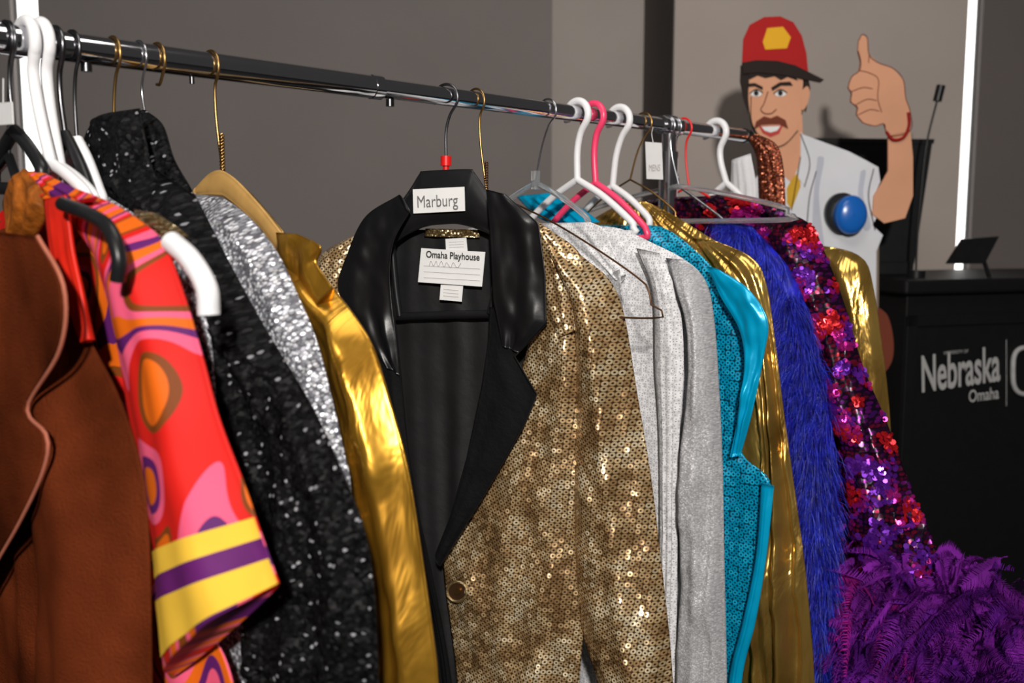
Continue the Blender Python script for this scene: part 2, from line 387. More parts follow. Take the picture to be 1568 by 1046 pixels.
# ------------------------------------------------------------------ rack
g = G("clothes_rack", R0, N0)
def rp(t, z=RZ, u=0):
    p = R0 + RD * t + g.pl.n * u; return Vector((p.x, p.y, z))
tj = (rail(578) - R0).dot(RD); te = (rail(1142) - R0).dot(RD); tu = (rail(1025) - R0).dot(RD)
g.tube("rail_outer", [rp(-.42), rp(tj)], RAIL_R, 'chrome', False)
g.tube("rail_inner", [rp(tj), rp(te)], RAIL_R * .86, 'chrome', False)
g.tube("rail_collar", [rp(tj - .012), rp(tj + .004)], RAIL_R * 1.07, 'chrome', False)
g.tube("rail_end_cap", [rp(te - .01), rp(te + .006)], RAIL_R * .98, 'black', False)
for px in (131, 597, 293):
    t = (rail(px) - R0).dot(RD); g.tube("lock_pin", [rp(t, RZ - RAIL_R + .002), rp(t, RZ - RAIL_R - .008)], .006 if px != 293 else .003, 'dsteel', False)
for k, t in enumerate((-.40, tu)):
    g.tube("upright_%d" % k, [rp(t, RZ + .008), rp(t, .14)], .0145, 'chrome', False)
    g.tube("upright_sleeve_%d" % k, [rp(t, RZ - .05), rp(t, RZ - .17)], .019, 'chrome', False)
    g.tube("tee_%d" % k, [rp(t - .03), rp(t + .03)], RAIL_R * 1.12, 'chrome', False)
    g.tube("foot_%d" % k, [rp(t, .12, -.27), rp(t, .12, .27)], .016, 'chrome', False)
    for u in (-.25, .25):
        g.tube("caster_stem", [rp(t, .12, u), rp(t, .055, u)], .008, 'dsteel', False)
        g.tube("caster_wheel", [rp(t - .012, .03, u), rp(t + .012, .03, u)], .03, 'black', False)
g.tube("lower_bar", [rp(-.40, .16), rp(tu, .16)], .0125, 'chrome', False)
# ------------------------------------------------------------------ garments (left -> right)
g = garment("suede_jacket", 12)
out = [(28, 345), (66, 372), (98, 430), (140, 520), (182, 600), (216, 700), (230, 800), (236, 1046), (234, 1250)]
sheet(g, "body", None, out, 'suede', b=.03, amp=.005, freq=5, nu=70)
sheet(g, "sleeve", [(60, 400), (62, 560), (58, 750), (70, 900), (60, 1046), (60, 1200)], out[1:-1] + [(236, 1200)], 'suede', off=.012, b=.035, amp=.004, freq=1.6, crum=.005, cs=8)
lap = [(58, 362), (98, 440), (92, 535), (42, 625), (72, 668), (66, 722), (30, 800), (-10, 870), (-60, 960)]
sheet(g, "lapel", [(-60, 350), (-90, 500), (-90, 650), (-110, 800), (-110, 970)], lap, 'suede', off=.060, b=.004, bb=.002, amp=.001, smooth=True, nu=24, capv=0)
g.ptube("lapel_piping", lap, .0018, 'piping', off=.063)
hook(g, 'dsteel', .002, (14, 240)); g.ptube("inner_hanger", [(-120, 400), (14, 240), (60, 380)], .005, 'black', 0, False)
g = garment("patterned_shirt", 72)
sheet(g, "body", None, [(105, 290), (160, 312), (205, 345), (228, 420), (238, 600), (262, 800), (320, 950), (360, 1046), (385, 1250)], 'psy', b=.03, amp=.008, freq=7, nu=80, crum=.004)
sheet(g, "sleeve", [(110, 296), (160, 380), (205, 480), (218, 620), (236, 760), (258, 880), (262, 950), (268, 1035)], [(118, 290), (175, 312), (222, 342), (252, 372), (280, 440), (312, 545), (338, 640), (378, 745), (402, 815), (430, 892)], 'psy', off=.025, b=.034, amp=.005, freq=1.7, crum=.006, cs=8, nu=60, nv=140)
fr = g.front
g.band("cuff_band_upper", fr, [(255, 815), (260, 858)], [(386, 766), (396, 796)], 'yellow')
g.band("cuff_band_middle", fr, [(258, 858), (262, 890)], [(396, 796), (404, 820)], 'purpleband', .001)
g.band("cuff_band_lower", fr, [(262, 890), (266, 975)], [(404, 820), (422, 866)], 'yellow')
sheet(g, "red_placket", [(68, 305), (80, 400), (105, 470), (128, 525)], [(102, 298), (112, 380), (126, 450), (135, 520)], 'red', off=.065, b=.006, amp=.002, freq=2, nu=16)
sheet(g, "velvet_collar", [(20, 275), (6, 310), (12, 345), (8, 385)], [(38, 258), (76, 290), (74, 330), (40, 385)], 'orangevel', off=.05, b=.012, amp=.006, freq=2, crum=.006, cs=25, nu=24, nv=30)
sheet(g, "yoke", [(40, 262), (60, 300), (90, 330)], [(60, 262), (110, 285), (150, 300)], 'psy', off=.045, b=.01, amp=.003, nu=20, nv=20)
g = garment("silver_blouse", 122)
sheet(g, "body", None, [(165, 300), (240, 350), (285, 400), (312, 470), (328, 540), (340, 700), (368, 900), (382, 1046), (386, 1250)], 'silverseq', b=.025, amp=.006, freq=7)
sheet(g, "gold_yoke", [(205, 320), (225, 350), (245, 370)], [(236, 326), (268, 345), (288, 362)], 'golddark', off=.03, b=.01, nu=16, nv=16)
g = garment("sequined_robe", 203)
rob = [(222, 168), (250, 192), (268, 245), (300, 300), (345, 390), (405, 500), (478, 620), (525, 720), (560, 810), (575, 900), (582, 1046), (586, 1250)]
sheet(g, "body", None, rob, 'blackseq', b=.035, amp=.010, freq=6, crum=.008, cs=12, nu=120, nv=140, capv=.05, fuzz=.004)
sheet(g, "sleeve", [(240, 260), (290, 400), (335, 540), (350, 700), (372, 900), (378, 1046), (385, 1200)], rob[3:-1] + [(584, 1200)], 'blackseq', off=.02, b=.04, amp=.009, freq=2.5, crum=.010, cs=9, nu=80, nv=160, fuzz=.004)
sheet(g, "shawl_collar", [(172, 172), (138, 195), (130, 240), (170, 300), (240, 420)], [(215, 166), (225, 215), (240, 270), (290, 350), (310, 430)], 'blackseq', off=.035, b=.02, amp=.006, freq=2, crum=.008, cs=14, nu=40, fuzz=.004)
g = garment("silver_sequin_jacket", 272)
so = [(300, 297), (345, 305), (385, 335), (425, 385), (452, 440), (486, 520), (512, 620), (530, 700), (540, 760), (560, 1046), (565, 1250)]
sheet(g, "body", None, so, 'silverseq', b=.025, amp=.006, freq=6)
sheet(g, "sleeve", [(310, 320), (360, 430), (400, 560), (440, 700), (470, 850), (500, 1046)], so[1:-1], 'silverseq', off=.01, b=.03, amp=.005, freq=2, crum=.006)
g = garment("gold_lame_shirt", 335)
go = [(430, 372), (470, 400), (500, 430), (545, 485), (574, 535), (600, 620), (626, 720), (650, 870), (668, 1000), (672, 1046), (690, 1250)]
sheet(g, "body", None, go, 'lame', b=.03, amp=.008, freq=6, nu=80)
sheet(g, "sleeve", [(440, 385), (480, 480), (500, 560), (545, 720), (560, 830), (580, 950), (590, 1046), (600, 1200)], go[1:-1] + [(684, 1200)], 'lame', off=.02, b=.030, amp=.007, freq=1.6, crum=.014, cs=11, nu=60, nv=120)
sheet(g, "collar", [(424, 356), (432, 400), (458, 440), (478, 500)], [(455, 358), (492, 376), (484, 400), (510, 440)], 'lame', off=.04, b=.008, amp=.002, freq=1, crum=.003, nu=24, nv=30)
# --- centre jacket
g = garment("gold_sequin_jacket", 683, 18)
sheet(g, "back_panel", None, [(790, 352), (860, 395), (895, 480), (900, 700), (880, 1250)], 'lining', off=-.03, b=.006, amp=.003, nu=60)
sheet(g, "lining", [(600, 352), (592, 500), (605, 700), (630, 900), (655, 1046), (665, 1250)], [(760, 352), (805, 500), (805, 650), (790, 800), (770, 1000), (760, 1250)], 'lining', off=-.005, b=.004, amp=.007, freq=3.2, crum=.001, capv=0)
sheet(g, "front_panel", [(815, 335), (815, 500), (765, 650), (685, 830), (680, 880), (690, 960), (700, 1046), (715, 1250)], [(832, 345), (870, 400), (902, 480), (908, 700), (896, 940), (888, 1046), (880, 1250)], 'goldseq', off=.02, b=.025, amp=.004, freq=2.5, crum=.009, cs=18)
sl = [(838, 350), (895, 395), (935, 430), (957, 485), (976, 600), (996, 720), (1012, 850), (1028, 1000), (1036, 1150)]
sheet(g, "sleeve", [(838, 362), (872, 440), (882, 510), (878, 700), (882, 900), (895, 980), (915, 1046), (925, 1150)], sl, 'goldseq', off=.02, b=.045, bb=.03, amp=.004, freq=2, crum=.012, cs=12, pw=2)
sheet(g, "shoulder", [(815, 335), (818, 420), (850, 520)], [(840, 350), (892, 396), (895, 500)], 'goldseq', off=.045, b=.012, amp=.002, nu=24, nv=24)
sheet(g, "sleeve_far", [(540, 362), (502, 382), (484, 405), (465, 500), (470, 800), (490, 1100)], [(570, 350), (560, 420), (565, 500), (590, 800), (620, 1100)], 'goldseq', off=.01, b=.04, bb=.03, amp=.005, freq=2)
LA = [(556, 500), (585, 590), (615, 720), (650, 880), (678, 1046), (695, 1250)]
sheet(g, "lapel_left", [(518, 442)] + LA, [(600, 440), (608, 510), (614, 570), (624, 680), (640, 780), (662, 880), (692, 1046), (708, 1250)], 'matte', off=.042, b=.006, bb=.004, amp=.002, freq=1.5, crum=.003, nu=24, capv=0)
sheet(g, "collar_left", [(612, 298), (560, 332), (532, 390), (518, 442), (545, 490), (590, 560)], [(628, 325), (604, 370), (598, 420), (602, 470), (608, 520), (612, 575)], 'satin', off=.05, b=.003, bb=.003, amp=.003, freq=1.2, crum=.005, cs=18, pw=6, nu=30, capv=0)
sheet(g, "lapel_right", [(750, 470), (748, 520), (738, 590), (715, 700), (690, 790), (666, 850)], [(836, 486), (788, 546), (822, 604), (800, 655), (740, 760), (674, 868)], 'matte', off=.058, b=.004, bb=.004, amp=.001, freq=1.5, crum=.003, nu=28, nv=120, smooth=False, capv=0)
sheet(g, "collar_right", [(745, 290), (749, 340), (752, 400), (755, 460), (770, 530)], [(775, 298), (826, 342), (836, 420), (838, 494), (794, 540)], 'satin', off=.066, b=.003, bb=.003, amp=.003, freq=1.2, crum=.005, cs=18, pw=6, nu=30, nv=80, smooth=False, capv=0)
g.ptube("lapel_stitching", [(838, 494), (788, 546), (822, 604), (800, 655), (740, 760), (674, 866)], .0012, 'satin', off=.064, smooth=False)
sheet(g, "neck_trim", [(652, 350), (650, 362)], [(735, 352), (735, 364)], 'golddark', off=.004, b=.003, nu=20, nv=6, amp=0, capv=0)
g.poly("size_label", [(682, 366), (714, 364), (716, 386), (683, 386)], .012, 'paper', .0005)
g.poly("owner_label", [(645, 380), (743, 386), (738, 439), (640, 432)], .014, 'paper', .0006)
g.poly("care_label", [(675, 436), (709, 438), (707, 462), (673, 459)], .013, 'paper', .0005)
text(g, "owner_label_text", "Omaha Playhouse", 652, 734, 394, .0152, 'ink', 10, 5, .02)
g.ptube("handwriting", [(657, 408), (660, 400), (664, 407), (668, 400), (671, 408), (676, 400), (680, 409), (684, 402), (690, 410), (694, 402), (700, 410), (706, 403)], .0004, 'pencil', .0148)
for k in range(3):
    g.ptube("label_rule", [(649, 407 + 9 * k), (735, 412 + 9 * k)], .0003, 'pencil', .0145, False)
for k in range(3):
    g.ptube("care_print", [(679, 443 + 5 * k), (702, 445 + 5 * k)], .0003, 'pencil', .0136, False)
    g.ptube("size_print", [(688, 371 + 4 * k), (710, 370 + 4 * k)], .0002, 'pencil', .0126, False)
g.ptube("button_rim", [(700 + 15 * cos(a * pi / 8), 906 + 15 * sin(a * pi / 8)) for a in range(17)], .0026, 'golddark', .05)
g.poly("button", [(700 + 14 * cos(a * pi / 8), 906 + 14 * sin(a * pi / 8)) for a in range(16)], .05, 'copper', .006)
g.poly("button_hub", [(700 + 5 * cos(a * pi / 8), 906 + 5 * sin(a * pi / 8)) for a in range(16)], .053, 'brass', .004)
# its hanger
h = garment("coat_hanger", 683, 18)
hook(h, 'dsteel', .0022, (683, 240))
h.ptube("red_size_ring", [(683, 239), (683, 254)], .0085, 'redp', .0, False)
h.ptube("neck", [(683, 250), (683, 268)], .005, 'redp', .0, False)
sheet(h, "shoulder_block", [(575, 372), (600, 330), (628, 290), (643, 266), (650, 262), (718, 259), (727, 264), (745, 290), (768, 322), (800, 365)], [(590, 392), (612, 368), (640, 352), (655, 347), (665, 345), (695, 343), (710, 345), (728, 350), (755, 362), (788, 385)], 'black', off=.02, b=.012, bb=.012, amp=0, crum=0, nu=24, nv=80, smooth=True, capv=.05)
h.ptube("side_left", [(600, 372), (606, 440), (612, 484)], .005, 'black', .02)
h.ptube("side_right", [(765, 372), (758, 440), (750, 480)], .005, 'black', .02)
h.ptube("trouser_bar", [(608, 485), (660, 483), (750, 481)], .0065, 'black', .015, False)
h.poly("name_sticker", [(632, 290), (711, 286), (712, 323), (633, 327)], .036, 'paper', .0008)
text(h, "name_sticker_text", "Marburg", 638, 700, 318, .0375, 'pen', 18, -3)
# --- white cardigan etc.
g = garment("white_cardigan", 828)
wo = [(900, 345), (950, 350), (1000, 372), (1050, 398), (1080, 428), (1093, 480), (1101, 580), (1107, 700), (1110, 850), (1114, 1046), (1116, 1250)]
sheet(g, "body", None, wo, 'cardigan', b=.03, amp=.006, freq=6, nu=80, crum=.005)
sheet(g, "sleeve", [(1020, 395), (1052, 470), (1060, 560), (1046, 700), (1040, 900), (1034, 1046), (1038, 1200)], wo[3:-1] + [(1116, 1200)], 'silvergrey', off=.015, b=.035, amp=.007, freq=1.8, crum=.010)
sheet(g, "front_edge", [(975, 380), (1000, 450), (1003, 560), (1010, 700), (1010, 1046), (1010, 1200)], [(1012, 388), (1040, 460), (1048, 560), (1040, 700), (1036, 1046), (1036, 1200)], 'cardigan', off=.032, b=.007, amp=.003, nu=16)
sheet(g, "collar", [(822, 342), (850, 380), (900, 410), (940, 440)], [(905, 340), (928, 352), (938, 378), (958, 420)], 'cardigan', off=.04, b=.008, nu=24, nv=24, amp=.003)
sheet(g, "grey_label", [(916, 428), (930, 482)], [(950, 412), (958, 480)], 'silvergrey', off=.046, b=.003, nu=10, nv=10, amp=0)
g = garment("turquoise_sequin_top", 930)
to = [(965, 345), (1020, 350), (1085, 402), (1108, 440), (1140, 500), (1150, 600), (1136, 690), (1182, 742), (1172, 850), (1156, 950), (1132, 1046), (1126, 1250)]
sheet(g, "body", None, to, 'turqseq', b=.03, amp=.006, freq=7, nu=80, nv=110)
sheet(g, "satin_sleeve", [(1084, 408), (1104, 455), (1132, 505), (1140, 560), (1130, 640), (1118, 700)], [(1100, 412), (1146, 442), (1176, 490), (1170, 545), (1150, 640), (1134, 697)], 'turq', off=.030, b=.008, amp=.004, freq=1.3, crum=.010, cs=18, nu=30, nv=50)
sheet(g, "satin_edge", [(1166, 740), (1158, 850), (1138, 950), (1116, 1046), (1112, 1200)], [(1186, 744), (1174, 850), (1158, 950), (1136, 1046), (1130, 1200)], 'turq', off=.02, b=.008, amp=.002, nu=12)
sheet(g, "neck_panel", [(790, 300), (820, 330), (850, 345)], [(850, 295), (890, 318), (920, 340)], 'turq', off=0, b=.01, nu=16, nv=16)
g = garment("gold_lame_dress", 975)
do = [(988, 308), (1030, 328), (1095, 368), (1150, 393), (1173, 430), (1187, 520), (1202, 640), (1222, 780), (1237, 900), (1248, 1046), (1252, 1250)]
sheet(g, "body", None, do, 'lame2', b=.03, amp=.012, freq=9, nu=100)
sheet(g, "sleeve", [(1060, 365), (1120, 450), (1150, 560), (1165, 700), (1150, 850), (1150, 1046), (1150, 1200)], do[2:-1] + [(1250, 1200)], 'lame2', off=.01, b=.03, amp=.014, freq=2.4, crum=.014)
g = garment("blue_fur_boa", 1030)
hook(g, 'steel', .002, (1040, 285)); g.ptube("inner_hanger", [(1040, 285), (1100, 330), (1150, 375)], .003, 'steel', 0, False)
sheet(g, "core", [(1090, 335), (1150, 390), (1188, 480), (1205, 650), (1225, 800), (1242, 1000), (1248, 1200)], [(1150, 345), (1215, 420), (1252, 530), (1276, 660), (1284, 800), (1284, 950), (1272, 1200)], 'bluefur', b=.035, amp=.004, nu=24, nv=80, crum=.01)
fr = g.front
def fur(g, fr, n, ln, wd, mat, down=.7, name="fur", spread=.6):
    vs = []; fs = []
    for k in range(n):
        j = random.random() * (len(fr) - 1.001); i = random.random() * (len(fr[0]) - 1.001)
        p = fr[int(j)][int(i)].lerp(fr[int(j) + 1][int(i) + 1], random.random())
        side = (i / len(fr[0]) - .5) * 1.4
        cl = noise.noise_vector(p * 22)
        d = (g.pl.nn * (.3 + random.random() * .5) + g.pl.n * (side * .8 + cl.x * 1.2 + random.gauss(0, spread * .4)) + Vector((0, 0, -down + cl.z * 1.1 + random.gauss(0, spread * .35)))).normalized()
        L_ = ln * random.uniform(.5, 1.2); t = d.cross(Vector((random.gauss(0, 1), random.gauss(0, 1), random.gauss(0, 1)))).normalized() * wd
        m1 = p + d * L_ * .55; m2 = p + d * L_ + Vector((0, 0, -L_ * .35)); b0 = len(vs)
        vs += [p - t, p + t, m1 + t * .7, m1 - t * .7, m2]; fs += [(b0, b0 + 1, b0 + 2, b0 + 3), (b0 + 3, b0 + 2, b0 + 4)]
    return g.mesh(name, vs, fs, mat, smooth=False)
fur(g, fr, 15000, .045, .0005, 'bluefur')
fur(g, fr, 3500, .055, .0004, 'furtip', name="fur_tips", spread=.9)
g = garment("purple_sequin_costume", 1062)
po = [(1100, 300), (1150, 306), (1205, 325), (1243, 345), (1263, 385), (1292, 460), (1322, 560), (1356, 640), (1386, 720), (1408, 775), (1440, 855), (1452, 920), (1450, 1200)]
sheet(g, "body", None, po, 'purpseq', b=.035, amp=.006, freq=6, nu=90)
sheet(g, "sleeve", [(1120, 330), (1200, 420), (1245, 520), (1275, 640), (1290, 760), (1300, 850), (1310, 950)], po[2:-2] + [(1450, 900)], 'purpseq', off=.02, b=.05, bb=.02, amp=.006, freq=2, crum=.008, pw=2)
fr = g.front
def discs(g, fr, n, r, mats, name, tilt=.4, lift=.002, gapn=0.0):
    data = {m: ([], []) for m in mats}
    for k in range(n):
        j = random.random() * (len(fr) - 1.001); i = random.random() * (len(fr[0]) - 1.001)
        J, I = int(j), int(i); p = fr[J][I].lerp(fr[J + 1][I + 1], random.random())
        if noise.noise(p * 26 + Vector((7, 3, 1))) < gapn: continue
        nrm = (fr[J][I + 1] - fr[J][I]).cross(fr[J][I] - fr[J + 1][I])
        if nrm.length < 1e-9: continue
        nrm.normalize()
        if nrm.dot(g.pl.nn) < 0: nrm = -nrm
        nrm = (nrm + Vector((random.gauss(0, tilt), random.gauss(0, tilt), random.gauss(0, tilt) + .1)) * .6).normalized()
        a = nrm.orthogonal().normalized(); b_ = nrm.cross(a)
        h_ = noise.noise(p * 16) + random.gauss(0, .08) + (p.z - 1.2) * .45; m = mats[0] if h_ > .08 else (mats[1] if h_ > -.16 else mats[2 % len(mats)])
        vs, fs = data[m]; b0 = len(vs); rr = r * random.uniform(.7, 1.1); c = p + nrm * lift + g.pl.nn * .002
        vs += [c + (a * cos(q * pi / 4) + b_ * sin(q * pi / 4)) * rr for q in range(8)]; fs.append(tuple(range(b0, b0 + 8)))
    for m in data:
        if data[m][0]: g.mesh(name + "_" + m, data[m][0], data[m][1], m, smooth=False)
discs(g, fr, 5200, .0048, ['paillR', 'paillP', 'paillV'], "paillettes", gapn=-.02)
sheet(g, "shoulder_yoke", [(1046, 306), (1070, 345), (1150, 395), (1200, 425)], [(1100, 298), (1160, 308), (1215, 330), (1250, 370)], 'purpseq', off=.03, b=.02, nu=30, nv=30)
discs(g, g.front, 1500, .0055, ['paillR', 'paillP', 'paillP'], "yoke_paillettes", gapn=-.1)
def feathers(g, cpx, n, mats, rad=.15, name="feather_cuff", sx=.075, sz=.055, nb=90, bl=.020):
    """soft feathers: a curved shaft with many fine drooping barbs on both sides"""
    u0, z0 = g.pl.loc(*cpx, .03)
    for m in mats:
        vs = []; fs = []
        for k in range(n):
            a = random.uniform(-pi, pi); el = random.uniform(-.9, 1.2)
            d = Vector(g.pl.n) * cos(a) * cos(el * .6) + Vector((0, 0, 1)) * (sin(a) * .75 * cos(el * .6) - .2) + g.pl.nn * (.35 + sin(el) * .8)
            d.normalize()
            c = g.pl.w(u0 + random.gauss(0, sx), z0 + random.gauss(0, sz), .02 + random.uniform(0, .05))
            L_ = rad * random.uniform(.4, 1.0); wd = bl * random.uniform(.6, 1.2)
            t = d.cross(Vector((random.gauss(0, 1), random.gauss(0, 1), random.gauss(0, 1)))).normalized(); nrm = t.cross(d)
            bend = Vector((random.gauss(0, .35), random.gauss(0, .35), random.gauss(-.45, .3))); wob = random.uniform(0, 6)
            P_ = lambda s: c + d * L_ * s + bend * L_ * s * s + nrm * (.12 * L_ * sin(4 * s + wob))
            for q in range(nb):
                s = (q // 2 + random.random()) / (nb / 2); p = P_(s); sd = 1 if q % 2 else -1
                wl = wd * max(.15, sin(pi * min(.97, .12 + s * .85))) ** .6 * random.uniform(.75, 1.15)
                e1 = p + t * sd * wl * .6 + d * wl * .35 - nrm * wl * .15
                e2 = p + t * sd * wl * 1.0 + d * wl * .85 - nrm * wl * .45 + Vector((0, 0, -wl * .25)) + nrm * random.gauss(0, .0015)
                w2 = d * .0011; b1 = len(vs)
                vs += [p - w2, p + w2, e1 + w2 * .8, e1 - w2 * .8, e2]; fs += [(b1, b1 + 1, b1 + 2, b1 + 3), (b1 + 3, b1 + 2, b1 + 4)]
        g.mesh(name + "_" + m, vs, fs, m, smooth=False)
feathers(g, (1445, 990), 430, ['feather', 'feather3'], .12, sx=.088, sz=.055)
feathers(g, (1380, 960), 110, ['feather2'], .10, sx=.06)
feathers(g, (1500, 920), 90, ['feather'], .085, sx=.05, sz=.03, bl=.016)
feathers(g, (1390, 890), 150, ['feather'], .085, sx=.045, sz=.03, bl=.016)
sheet(g, "cuff_base", [(1290, 880), (1275, 960), (1280, 1060), (1300, 1160)], [(1450, 870), (1540, 960), (1560, 1060), (1540, 1160)], 'feather3', off=.01, b=.05, nu=30, nv=30, crum=.02)
g = garment("gold_lame_blouse", 1112)
gr = [(1180, 372), (1272, 378), (1322, 396), (1338, 440), (1350, 520), (1360, 600), (1366, 700), (1372, 1000), (1376, 1150)]
sheet(g, "body", None, gr, 'lame2', b=.03, amp=.010, freq=8, nu=80)
sheet(g, "sleeve", [(1240, 385), (1285, 480), (1300, 600), (1310, 800), (1310, 1150)], gr[1:], 'lame2', off=.01, b=.035, amp=.008, freq=1.6)
g = garment("glitter_scarf", 1142)
sheet(g, "drape", [(1142, 208), (1158, 240), (1162, 300), (1165, 360)], [(1160, 205), (1190, 222), (1201, 262), (1204, 330)], 'redglit', off=.0, b=.012, amp=.003, nu=20, nv=30)
g = garment("white_scarf", 1120)
sheet(g, "drape", [(1120, 245), (1118, 290), (1118, 330)], [(1150, 235), (1158, 280), (1160, 330)], 'whitefab', b=.01, nu=16, nv=20, amp=.003)
# ------------------------------------------------------------------ hangers
hanger("white_hanger", 40, (78, 250), (128, 292), 'white', .0062)
hanger("white_hanger", 62, (92, 255), (140, 296), 'white', .0062)
hanger("black_hanger", 8, (22, 200), (60, 250), 'black', .007, 'dsteel', .002)
g = hanger("black_hanger", 84, (100, 205), (150, 330), 'black', .006, 'dsteel', .003)
g.ptube("shoulder_end", [(95, 312), (140, 330), (168, 352), (182, 395), (180, 430)], .0065, 'black', .085)
g = hanger("grey_hanger", 110, (118, 215), (150, 290), 'white', .007, 'dsteel', .002)
g.ptube("shoulder_end", [(262, 370), (292, 398), (316, 440), (320, 482)], .0095, 'white', .05)
hanger("wire_hanger", 172, (176, 240), (260, 330), 'brass', .0018, twist=True)
hanger("wire_hanger", 212, (222, 172), (250, 300), 'steel', .0014)
g = garment("wire_hanger", 240); hook(g, 'brass', .0018, (240, 130))
g = hanger("wire_hanger", 322, (341, 262), (430, 352), 'brass', .0018, twist=True)
sheet(g, "card_cover", [(298, 290), (325, 264), (350, 265), (390, 305), (436, 362)], [(300, 298), (335, 300), (350, 306), (395, 345), (425, 386)], 'tan', off=.012, b=.003, nu=12, nv=30, amp=0, crum=0, capv=0)
hanger("wire_hanger", 728, (745, 292), (985, 432), 'copper', .0014, 'brass', .0018, twist=True, drop=.05)
g = hanger("clear_hanger", 838, (820, 280), (895, 330), 'clear', .005, 'steel', .0018)
g.ptube("grip", [(820, 262), (820, 290)], .008, 'clear', 0, False)
hanger("white_hanger", 884, (884, 275), (965, 338), 'white', .0062)
hanger("pink_hanger", 908, (912, 280), (985, 345), 'pink', .0058)
hanger("white_hanger", 948, (938, 285), (990, 330), 'white', .0062)
hanger("wire_hanger", 985, (965, 275), (1030, 320), 'brass', .0018)
hanger("clear_hanger", 1020, (1040, 285), (1200, 318), 'clear', .005, 'steel', .0022)
hanger("wire_hanger", 1046, (1055, 285), (1110, 320), 'redp', .0022)
hanger("white_hanger", 1096, (1112, 280), (1150, 320), 'white', .0068)
g = garment("paper_tag", 998)
g.poly("tag", [(988, 217), (1013, 219), (1015, 275), (990, 274)], .02, 'paper', .001)
g.ptube("string", [(1000, 195), (998, 205), (1000, 218)], .0006, 'white', .021)
text(g, "tag_text", "MENS", 993, 1010, 262, .0212, 'pencil', 10)
g = garment("paper_tag", 8)
g.poly("tag", [(-8, 158), (18, 156), (20, 190), (-8, 192)], .02, 'paper', .001)
g.ptube("string", [(5, 120), (5, 157)], .0006, 'white', .021)
# ------------------------------------------------------------------ cardboard cutout
d0 = 2.62
g = G("cardboard_cutout_man", (0.72, d0, 0)); P = g.poly
P("backing", [(1139, 97), (1140, 60), (1150, 40), (1170, 28), (1195, 27), (1213, 35), (1227, 55), (1234, 90), (1236, 110), (1238, 128), (1238, 150), (1228, 178), (1230, 208), (1298, 233), (1343, 255), (1346, 300), (1336, 345), (1346, 362), (1345, 560), (1342, 1000), (1350, 1330), (1100, 1330), (1120, 900), (1130, 500), (1140, 300), (1185, 250), (1152, 195), (1142, 150)], 0, 'card', .006)
P("trousers", [(1130, 700), (1340, 700), (1342, 1000), (1350, 1290), (1250, 1290), (1235, 900), (1215, 1290), (1105, 1290), (1120, 900)], .002, 'jeans')
P("shoes", [(1100, 1290), (1350, 1290), (1355, 1330), (1095, 1330)], .003, 'must')
P("shirt", [(1222, 203), (1262, 218), (1300, 232), (1325, 245), (1345, 256), (1348, 278), (1338, 300), (1348, 322), (1336, 345), (1352, 360), (1342, 385), (1340, 720), (1132, 720), (1138, 300), (1165, 262), (1195, 250)], .004, 'shirt')
P("shirt_fold_print", [(1252, 240), (1262, 244), (1254, 300), (1262, 385), (1244, 385), (1246, 300)], .0046, 'shirtsh', .0008, smooth=True)
P("sleeve_fold_print", [(1318, 262), (1326, 262), (1322, 300), (1334, 345), (1322, 350), (1314, 300)], .0046, 'shirtsh', .0008, smooth=True)
P("neck", [(1172, 205), (1228, 175), (1230, 215), (1226, 248), (1212, 280), (1192, 262), (1176, 240)], .005, 'skin')
P("undershirt", [(1214, 272), (1224, 262), (1226, 285), (1212, 322), (1205, 310), (1205, 288)], .0055, 'yel')
P("collar", [(1226, 202), (1234, 212), (1240, 248), (1232, 285), (1222, 272), (1226, 240)], .007, 'shirt')
P("hair", [(1134, 100), (1236, 110), (1241, 135), (1234, 172), (1226, 160), (1218, 125), (1152, 118), (1150, 150), (1146, 175), (1138, 150), (1133, 125)], .0065, 'hairb')
P("face", [(1148, 112), (1222, 114), (1228, 145), (1226, 178), (1216, 206), (1198, 222), (1180, 223), (1162, 210), (1151, 185), (1146, 150)], .008, 'skin', smooth=True)
P("forelock", [(1144, 108), (1215, 112), (1222, 124), (1206, 118), (1196, 123), (1186, 117), (1172, 120), (1160, 116), (1148, 122)], .0088, 'hairb')
P("ear", [(1226, 140), (1236, 132), (1240, 142), (1236, 160), (1228, 168)], .009, 'skin', smooth=True)
P("cap", [(1136, 98), (1138, 60), (1148, 38), (1170, 26), (1195, 25), (1215, 34), (1228, 55), (1235, 82), (1238, 114), (1215, 102), (1185, 96), (1158, 95)], .010, 'capred')
P("cap_badge", [(1168, 64), (1175, 43), (1199, 41), (1211, 57), (1205, 74), (1172, 76)], .012, 'capyel')
P("brim", [(1136, 96), (1158, 92), (1190, 93), (1218, 100), (1238, 110), (1262, 122), (1256, 127), (1232, 122), (1195, 114), (1160, 111), (1138, 113)], .013, 'hairb')
P("brow_left", [(1145, 128), (1156, 127), (1168, 133), (1168, 138), (1156, 132), (1146, 133)], .011, 'hairb')
P("brow_right", [(1181, 134), (1194, 126), (1210, 125), (1214, 131), (1196, 131), (1183, 139)], .011, 'hairb')
for cx in (1158, 1195):
    P("eye", [(cx + 9 * cos(a * pi / 8), 143 + 5 * sin(a * pi / 8)) for a in range(16)], .010, 'eyew')
    P("pupil", [(cx + 3.6 * cos(a * pi / 8), 142.5 + 4.2 * sin(a * pi / 8)) for a in range(16)], .0115, 'hairb')
    g.ptube("eyelid", [(cx - 10, 143), (cx, 137), (cx + 10, 142)], .0014, 'hairb', .012)
g.ptube("nose_line", [(1176, 140), (1170, 158), (1165, 168), (1172, 174), (1182, 173), (1189, 167)], .0012, 'must', .0105)
P("moustache", [(1155, 198), (1158, 186), (1170, 178), (1180, 181), (1190, 177), (1203, 184), (1207, 197), (1194, 190), (1180, 190), (1166, 191)], .012, 'must')
